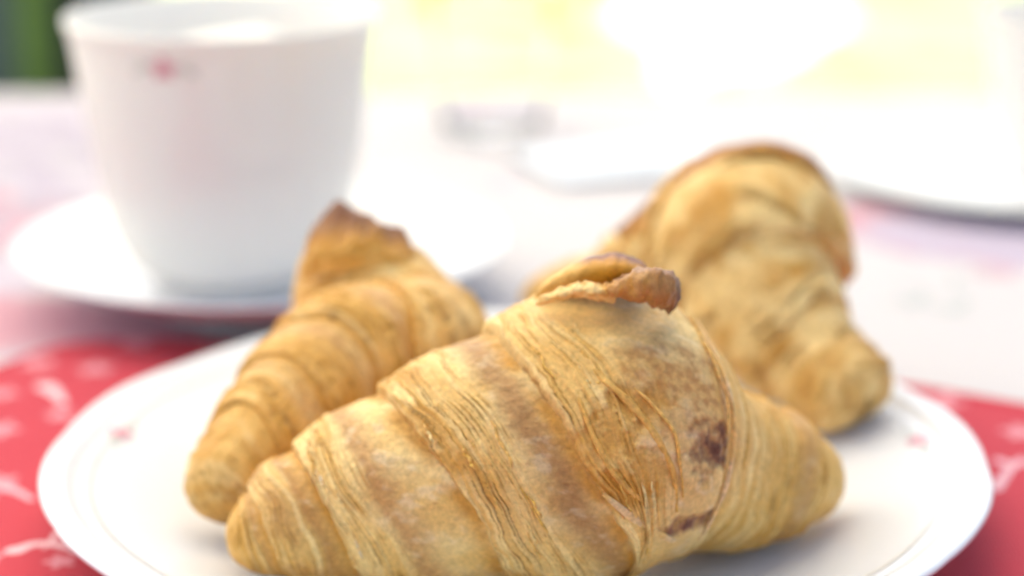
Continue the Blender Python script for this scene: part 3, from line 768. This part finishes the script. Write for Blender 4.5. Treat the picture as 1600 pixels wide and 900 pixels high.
# ---- front croissant
def P4(px, py, y, rpx):
    p = at(px, py, y); d = (p-CAM)@cf
    return [*p, rpx*d/FPX]
def front():
    t = thing('croissant', 'large flaky croissant lying in front of the other two, dark curled flap on top', 'croissant', (.02, -.04, .008))
    ctrl = [P4(354, 850, -.050, 46), P4(405, 838, -.049, 72), P4(470, 812, -.049, 104), P4(560, 782, -.048, 136), P4(690, 743, -.048, 174), P4(840, 705, -.046, 216),
            P4(940, 684, -.043, 234), P4(1000, 692, -.041, 214), P4(1045, 710, -.038, 166), P4(1090, 726, -.033, 130), P4(1145, 736, -.027, 118), P4(1205, 742, -.022, 104), P4(1262, 746, -.017, 72), P4(1306, 744, -.012, 34)]
    c = Croissant(ctrl, cap0=.008, cap1=.010, pow0=2.4, seed=1.3); c.prep()
    K4 = c.boundary([(388, 770), (405, 800), (425, 850), (440, 890)])
    K3 = c.boundary([(450, 700), (485, 750), (530, 830), (560, 895)])
    K2 = c.boundary([(585, 610), (640, 670), (700, 745), (755, 820), (785, 895)])
    K1 = c.boundary([(745, 515), (800, 560), (855, 625), (900, 700), (945, 790), (985, 890)])
    K8 = c.boundary([(1070, 490), (1104, 550), (1130, 640), (1124, 760), (1076, 850)])
    R1 = c.boundary([(1205, 620), (1243, 680), (1238, 760), (1200, 840)])
    R2 = c.boundary([(1262, 665), (1290, 720), (1288, 770), (1260, 815)])
    ds = .00020; N = 860
    tip = lambda th: 0*th
    tip2 = lambda th: 0*th+1.
    c.band(t, K4, tip, 420, ds, dict(seed=1, lam=.2, skin=TAN, stripes=[(BROWN, .3, .3, .6)], lift=.0003, bulge=.0002, edge=.01, freq=7, chalk=.3, lamc1=TAN))
    c.band(t, K3, K4, 480, ds, dict(seed=2, lam=.35, skin=TAN, stripes=[(BROWN*1.0, .45, .35, .75)], lift=.0012, bulge=.0010, chalk=.35, lamc1=PALE, lamc2=BROWN))
    c.band(t, K2, K3, N, ds, dict(seed=3, lam=.53, stripes=[(ROSE, .42, .14, .85), (BROWN, .47, .05, .25)], lift=.0010, bulge=.0018, amp=.0006, chalk=.42, lamc1=PALE, lamc2=TAN, freq=6, amber=(.75, .3, .35), ambskin=.1))
    c.band(t, K1, K2, N, ds, dict(seed=4, lam=.40, stripes=[(ROSE*.80, .18, .18, 1.)], lift=.0012, bulge=.0018, amp=.0006, chalk=.32, lamc1=PALE, freq=6.5, steps=6, amber=(.86, .22, 1.0), ambskin=.3))
    # central wrap with its spots and pockets
    b1 = c.pick(1107, 700); b2 = c.pick(1075, 808); am = [c.pick(*p) for p in [(950, 690), (1010, 740), (985, 640), (960, 770)]]; br = c.pick(1055, 610)
    rc = .033
    def dist(u, th, p, su, sv):
        dt = np.mod(th-p[1]+math.pi, 2*math.pi)-math.pi
        n = NZ[0]
        return np.sqrt(((u-p[0])*c.L/su)**2+(dt*rc/sv)**2)+n
    NZ = [0.]
    def extra(u, th):
        W = c.surf(u, th); NZ[0] = .75*fbm(W[..., 0]/.0035, W[..., 1]/.0035, W[..., 2]/.0035, 4)
        s1 = 1-sst(.2, 1.15, dist(u, th, b1, .0036, .0066)); s2 = 1-sst(.3, 1.2, dist(u, th, b2, .0056, .0034))
        s3 = sum((1-sst(.3, 1.2, dist(u, th, p, .006, .006))) for p in am).clip(0, 1); s4 = 1-sst(.3, 1.3, dist(u, th, br, .009, .011))
        rough = fbm(W[..., 0]/.0024, W[..., 1]/.0024, W[..., 2]/.0024, 3)
        off = -.0013*s1-.0010*s2-.0007*s3+rough*.0006*(s1+s2)
        sp = fbm(W[..., 0]/.0020+5, W[..., 1]/.0020, W[..., 2]/.0020, 3)
        def ec(col):
            col = mixc(col, BROWN*1.1, s4*.55*(.6+.8*sst(-.2, .3, sp)))
            col = mixc(col, AMBER*1.05, s3*.6)
            col = mixc(col, BROWN*.9, np.clip(s1*1.3+s2*1.2, 0, 1)*.7); pu = np.array([.23, .09, .05]); col = mixc(col, pu, np.clip(s1*(.9+1.6*rough), 0, 1)*.9); col = mixc(col, DARK*1.3, np.clip(s1*(.3+2.5*rough)*s1, 0, 1)); col = mixc(col, pu*1.3, np.clip(s2*(.6+1.8*rough), 0, 1)); col = mixc(col, DARK*1.7, np.clip(s2*s2*(.1+2.5*rough), 0, 1))
            return col
        return off, ec
    c.band(t, lambda th: K8(th)+.012, K1, N, ds, dict(seed=5, lam=.62, t0=0.0, edge0=.16, lift=.0016, bulge=.0008, base=.0014, amp=.0006, chalk=.6, lamc1=PALE, lam_all=.85, lam0=.9, steps=6, freq=6, amber=(.6, .5, .55), ambskin=.5, stripes=[(ROSE, .30, .2, .3)], extra=extra, edge=.07, crease=0))
    c.band(t, lambda th: K8(th)-.01, R1, 480, ds, dict(seed=7, lam=.12, t0=0, lift=.0016, bulge=.0012, lamc1=TAN, lamc2=AMBER, stripes=[(TAN, .4, .4, .6)], amp=.0005, freq=5, flip=True, chalk=.3, skin=TAN))
    c.band(t, R1, R2, 420, ds, dict(seed=8, lam=.6, lift=.0010, bulge=.0009, skin=TAN, stripes=[(ROSE*.9, .35, .3, .7)], amp=.0004, flip=True, chalk=.2, lamc1=TAN))
    c.band(t, R2, tip2, 360, ds, dict(seed=9, lam=.5, lift=.0002, bulge=.0002, skin=TAN, stripes=[(BROWN*.8, .9, .3, .6)], flip=True, edge=.01, chalk=.2, lamc1=TAN))
    # strands across the central wrap
    for k, (pix, w0, w1, h, col) in enumerate([
        ([(905, 560), (945, 600), (985, 640), (1020, 680), (1045, 730), (1052, 790)], .0011, .0008, .0034, YEL*.9),
        ([(885, 575), (905, 640), (925, 690), (960, 740), (1010, 785), (1045, 800)], .0007, .0008, .0030, YEL*.95),
        ([(985, 615), (1020, 640), (1045, 680), (1058, 720), (1064, 770)], .0005, .0005, .0040, YEL),
        ([(905, 608), (930, 606), (955, 612)], .0006, .0004, .0030, YEL*.85),
        ([(935, 765), (985, 800), (1030, 825), (1070, 835)], .0011, .0012, .0032, PALE*.95),
        ([(1085, 515), (1120, 590), (1136, 660), (1134, 730), (1110, 790), (1085, 830)], .0008, .0008, .0034, PALE*.9),
        ([(1070, 510), (1100, 570), (1122, 630), (1128, 680)], .0005, .0004, .0040, TAN),
    ]):
        c.ribbon(t, pix, w0*1.25, w1*1.25, h-.0010, np.asarray(col)*np.array([1, .93, 1.1]), seed=k*1.7)
    def colr(k, l, side):
        nz = fbm(k*3, l*9, 2.)
        return mixc(mixc(np.ones(k.shape+(3,))*PALE*1.02, TAN, sst(-.1, .4, nz)), AMBER, sst(.5, 1, k)*.35+0*k)
    sheet(t, [[at(838, 478, -.050), at(870, 468, -.053), at(900, 462, -.055), at(930, 466, -.055), at(960, 474, -.054)],
              [at(838, 474, -.052), at(872, 462, -.056), at(902, 453, -.058), at(932, 456, -.059), at(964, 464, -.057)],
              [at(840, 468, -.050), at(874, 452, -.053), at(905, 441, -.055), at(934, 443, -.056), at(968, 450, -.055)]],
          .0008, colr, seed=4.7, rough=.0009)
    fr_ = np.random.RandomState(31)
    def flake(ua, ub, k0, k1, thc):
        t0 = fr_.uniform(k0, k1); th0 = thc; L = fr_.uniform(.12, .34); P = []
        for q in np.linspace(0, 1, 6):
            th_ = np.array(th0+L*(q-.5)); u_ = ua(th_)*(1-t0)+ub(th_)*t0+.004*(q-.5)*fr_.uniform(-1, 1)
            P.append(c.surf(u_, th_, np.array(.0024+.0007*math.sin(math.pi*q))))
        return P
    vis = [c.pick(*p)[1] for p in [(700, 640), (740, 700), (780, 780), (800, 850)]]
    def addflake(ua, ub, k0, k1, col, i):
        thc = vis[fr_.randint(4)]+fr_.uniform(-.2, .2)
        P = flake(ua, ub, k0, k1, thc); pix = [tuple(proj(p)[:2]) for p in P]
        w_ = fr_.uniform(.0003, .0008)
        c.ribbon(t, pix, w_, w_*.6, .0024+fr_.uniform(-.0003, .0006), col, seed=50+i*1.3, thick=.00022, tilt=fr_.uniform(-.7, -.2))
    for i in range(9): addflake(K1, K2, .45, .95, [PALE, YEL*.95, TAN][i % 3], i)
    for i in range(7): addflake(K2, K3, .6, .97, [PALE, CHALK, TAN][i % 3], i+20)
    for i in range(9): addflake(K8, K1, .5, .97, [PALE, YEL*.95, PALE*.9][i % 3], i+40)
    # dark curled flap on the crown
    def A(px, py, y): return at(px, py, y)
    def col1(k, l, side):
        nz = fbm(k*4, l*12, 3.)
        base = mixc(np.ones(k.shape+(3,))*np.array([.50, .25, .075]), AMBER*1.1, sst(-.1, .3, nz)*.5)
        base = mixc(base, BROWN*.9, sst(.40, .8, l+.2*nz)*.7); base = mixc(base, DARK*1.4, sst(.78, .95, l+.15*nz)*.9)
        base = mixc(base, np.array([.35, .2, .15]), sst(.6, .8, k+.1*nz)*.6)
        return base
    sheet(t, [[A(938, 452, -.050), A(962, 462, -.055), A(990, 468, -.056), A(1015, 474, -.056), A(1036, 482, -.054), A(1048, 488, -.051)],
              [A(940, 450, -.054), A(962, 456, -.060), A(990, 458, -.063), A(1018, 462, -.064), A(1042, 472, -.062), A(1057, 478, -.057)],
              [A(944, 446, -.053), A(965, 440, -.059), A(990, 432, -.062), A(1020, 426, -.063), A(1048, 436, -.061), A(1064, 456, -.056)],
              [A(948, 444, -.048), A(968, 436, -.052), A(992, 426, -.055), A(1022, 420, -.056), A(1047, 426, -.055), A(1060, 444, -.052)]],
          .0010, col1, seed=2.2, rough=.0013)
    def col2(k, l, side):
        nz = fbm(k*4, l*10, 8.)
        return mixc(mixc(np.ones(k.shape+(3,))*TAN, AMBER, sst(.2, .6, l)), DARK*2.2+np.array([.03, .02, .035]), sst(.35, .6, k+.1*nz)*sst(.30, .5, l))
    sheet(t, [[A(835, 468, -.044), A(880, 452, -.047), A(920, 446, -.050), A(965, 444, -.052), A(1010, 448, -.052)],
              [A(842, 454, -.044), A(882, 430, -.048), A(925, 420, -.051), A(968, 417, -.053), A(1010, 430, -.052)],
              [A(850, 448, -.038), A(890, 420, -.041), A(930, 404, -.044), A(970, 400, -.045), A(1010, 416, -.046)],
              [A(860, 452, -.032), A(900, 424, -.034), A(935, 408, -.036), A(972, 406, -.037), A(1008, 420, -.039)]],
          .0013, col2, seed=5.1)
    return c
front()

# ---- left croissant
def left():
    t = thing('croissant', 'smaller croissant left on the plate, blunt end down and dark pointed tip up', 'croissant', (-.04, .01, .008))
    ctrl = [P4(352, 820, -.032, 54), P4(360, 782, -.029, 80), P4(402, 716, -.022, 90), P4(448, 660, -.012, 100), P4(498, 606, .000, 116), P4(568, 568, .012, 130), P4(640, 556, .020, 122),
            P4(626, 516, .034, 112), P4(568, 472, .044, 112), P4(548, 420, .050, 86), P4(545, 362, .053, 40), P4(533, 324, .053, 14)]
    c = Croissant(ctrl, cap0=.011, cap1=.004, pow0=2.2, seed=5.6); c.prep()
    bd = lambda a, b: (lambda th: a+1.3*b*np.cos(th-1.5)+.012*np.sin(2*th+a*40)+.006*np.sin(3*th+a*70))
    ks = [.0008, .13, .25, .36, .50, .66, .80, .9993]
    B = [lambda th: 0*th, bd(.12, .02), bd(.23, .03), bd(.34, .03), bd(.47, .03), bd(.64, .02), bd(.81, .01), lambda th: 0*th+1.]
    ds = .0005; n = 380
    W = dict(chalk=.25, lamc1=TAN*1.05, lamc2=AMBER, skin=TAN, lam_all=.8, amber=(.8, .45, .9), ambskin=.5)
    c.band(t, B[1], B[0], n, ds, dict(W, seed=1, lam=.1, lift=.0003, bulge=.0003, edge=.01, freq=6, dark=.15, amp=.0007, amber=(.5, .6, 1.)))
    c.band(t, B[2], B[1], n, ds, dict(W, seed=2, lam=.5, lift=.0004, bulge=.0003, freq=6, stripes=[(ROSE, .3, .28, .8)], amp=.0007))
    c.band(t, B[3], B[2], n, ds, dict(W, seed=3, lam=.45, lift=.0005, bulge=.0004, stripes=[(ROSE, .32, .24, .85)], amp=.0006))
    c.band(t, B[4], B[3], n, ds, dict(W, seed=4, lam=.5, lift=.0007, bulge=.0006, stripes=[(ROSE, .32, .24, .85)], skin=TAN*1.05, freq=4.5, amp=.0009))
    c.band(t, B[5], B[4], n, ds, dict(W, seed=5, lam=.55, t0=0., lift=.0012, bulge=.0008, stripes=[(ROSE, .5, .2, .6)], skin=PALE, freq=4, amp=.0010, rag=1.5))
    c.band(t, B[5], B[6], n, ds, dict(W, seed=6, lam=.4, lift=.0012, bulge=.0012, flip=True, skin=PALE*.95, freq=3))
    c.band(t, B[6], B[7], n, ds, dict(W, seed=7, lam=.3, lift=.0004, bulge=.0003, flip=True, stripes=[(BROWN, .7, .4, .9)], edge=.02, freq=3))
    def A(px, py, y): return at(px, py, y)
    def col(k, l, side):
        nz = fbm(k*3, l*9, 4.)
        b = mixc(np.ones(k.shape+(3,))*TAN, AMBER*.95, sst(.05, .5, k+.2*nz))
        b = mixc(b, BROWN*.85, sst(.40, .75, k+.25*nz)); b = mixc(b, DARK*2, sst(.72, .95, k+.25*nz)*.85); return b
    # burnt pointed flap with an uneven top edge
    sheet(t, [[A(470, 440, .034), A(495, 430, .030), A(535, 425, .028), A(590, 420, .030), A(640, 428, .034)],
              [A(478, 410, .034), A(500, 400, .029), A(538, 395, .028), A(588, 392, .031), A(652, 410, .036)],
              [A(487, 372, .038), A(508, 365, .035), A(545, 362, .034), A(590, 365, .037), A(645, 385, .042)],
              [A(507, 335, .046), A(530, 318, .044), A(560, 332, .043), A(592, 348, .044), A(627, 362, .047)]],
          .0022, col, seed=3.3, rough=.0016, nu=90, nv=70)
left()

# ---- rear croissant
def rear():
    t = thing('croissant', 'pale golden croissant at the back right, round end on plate rim, browned crest', 'croissant', (.07, .06, .012))
    ctrl = [P4(1352, 644, .028, 58), P4(1326, 616, .033, 77), P4(1282, 574, .041, 84), P4(1234, 526, .050, 106), P4(1190, 465, .060, 130), P4(1168, 392, .072, 160), P4(1124, 376, .086, 130),
            P4(1050, 402, .100, 78), P4(960, 432, .112, 52), P4(880, 456, .120, 40), P4(815, 474, .124, 26)]
    c = Croissant(ctrl, cap0=.006, cap1=.008, pow0=3.0, seed=9.2); c.prep()
    bd = lambda a, b, p=1.9: (lambda th: a+b*np.cos(th-p)+.008*np.sin(2*th+a*40))
    B = [lambda th: 0*th, bd(.15, .02), bd(.30, .03), bd(.43, .03), bd(.58, .02), bd(.78, .01), lambda th: 0*th+1.]
    ds = .00055; n = 380
    PG = np.array([.91, .66, .28]); GG = np.array([.58, .29, .05])
    W = dict(chalk=.2, lamc1=PG*1.03, lamc2=GG*.9, skin=PG, amp=.0018, freq=1.3, lam_all=.9, amber=(.75, .5, 1.15), ambskin=.85)
    c.band(t, B[1], B[0], n, ds, dict(W, seed=1, lam=1.2, lift=.0002, bulge=.0002, edge=.01, stripes=[(GG, .6, .3, .4)]))
    c.band(t, B[2], B[1], n, ds, dict(W, seed=2, lam=.8, lift=.0005, bulge=.0006, edge=.12))
    c.band(t, B[3], B[2], n, ds, dict(W, seed=3, lam=.6, lift=.0008, bulge=.0014, edge=.12, stripes=[(AMBER*1.1, .75, .15, .6)]))
    c.band(t, B[4], B[3], n, ds, dict(W, seed=4, lam=.6, t0=0., lift=.0012, bulge=.0014, edge=.12, stripes=[(AMBER*1.1, .2, .2, .5)]))
    c.band(t, B[4], B[5], n, ds, dict(W, seed=5, lam=.5, lift=.0010, bulge=.0010, flip=True, stripes=[(ROSE, .2, .3, .5)]))
    c.band(t, B[5], B[6], n, ds, dict(W, seed=6, lam=.5, lift=.0003, bulge=.0003, flip=True, edge=.02))
    def A(px, py, y): return at(px, py, y)
    def col(k, l, side):
        nz = fbm(k*3, l*12, 4.)
        b = mixc(np.ones(k.shape+(3,))*PG, AMBER*1.0, sst(.02, .30, k+.2*nz)); b = mixc(b, BROWN*.85, sst(.12, .50, k+.25*nz+.12*sst(.5, 1, l))*.9)
        return mixc(b, DARK*2.5, sst(.55, .75, k+.25*nz+.12*sst(.6, 1, l))*.8*sst(.3, .55, l))
    # browned crest: the outer leaf stands off the body
    sheet(t, [[A(986, 400, .080), A(1034, 356, .070), A(1098, 290, .062), A(1170, 244, .066), A(1245, 257, .067), A(1284, 324, .065), A(1306, 410, .063)],
              [A(968, 374, .087), A(1015, 333, .078), A(1088, 265, .069), A(1171, 234, .066), A(1250, 248, .067), A(1296, 308, .068), A(1321, 403, .066)],
              [A(962, 362, .090), A(1012, 322, .083), A(1088, 254, .075), A(1172, 225, .072), A(1252, 240, .072), A(1301, 300, .073), A(1324, 400, .069)],
              [A(968, 356, .098), A(1015, 318, .092), A(1090, 254, .086), A(1174, 226, .082), A(1250, 244, .080), A(1296, 302, .080), A(1318, 398, .074)]],
          .0012, col, seed=8.3, rough=.0016, nu=120, nv=60)
rear()
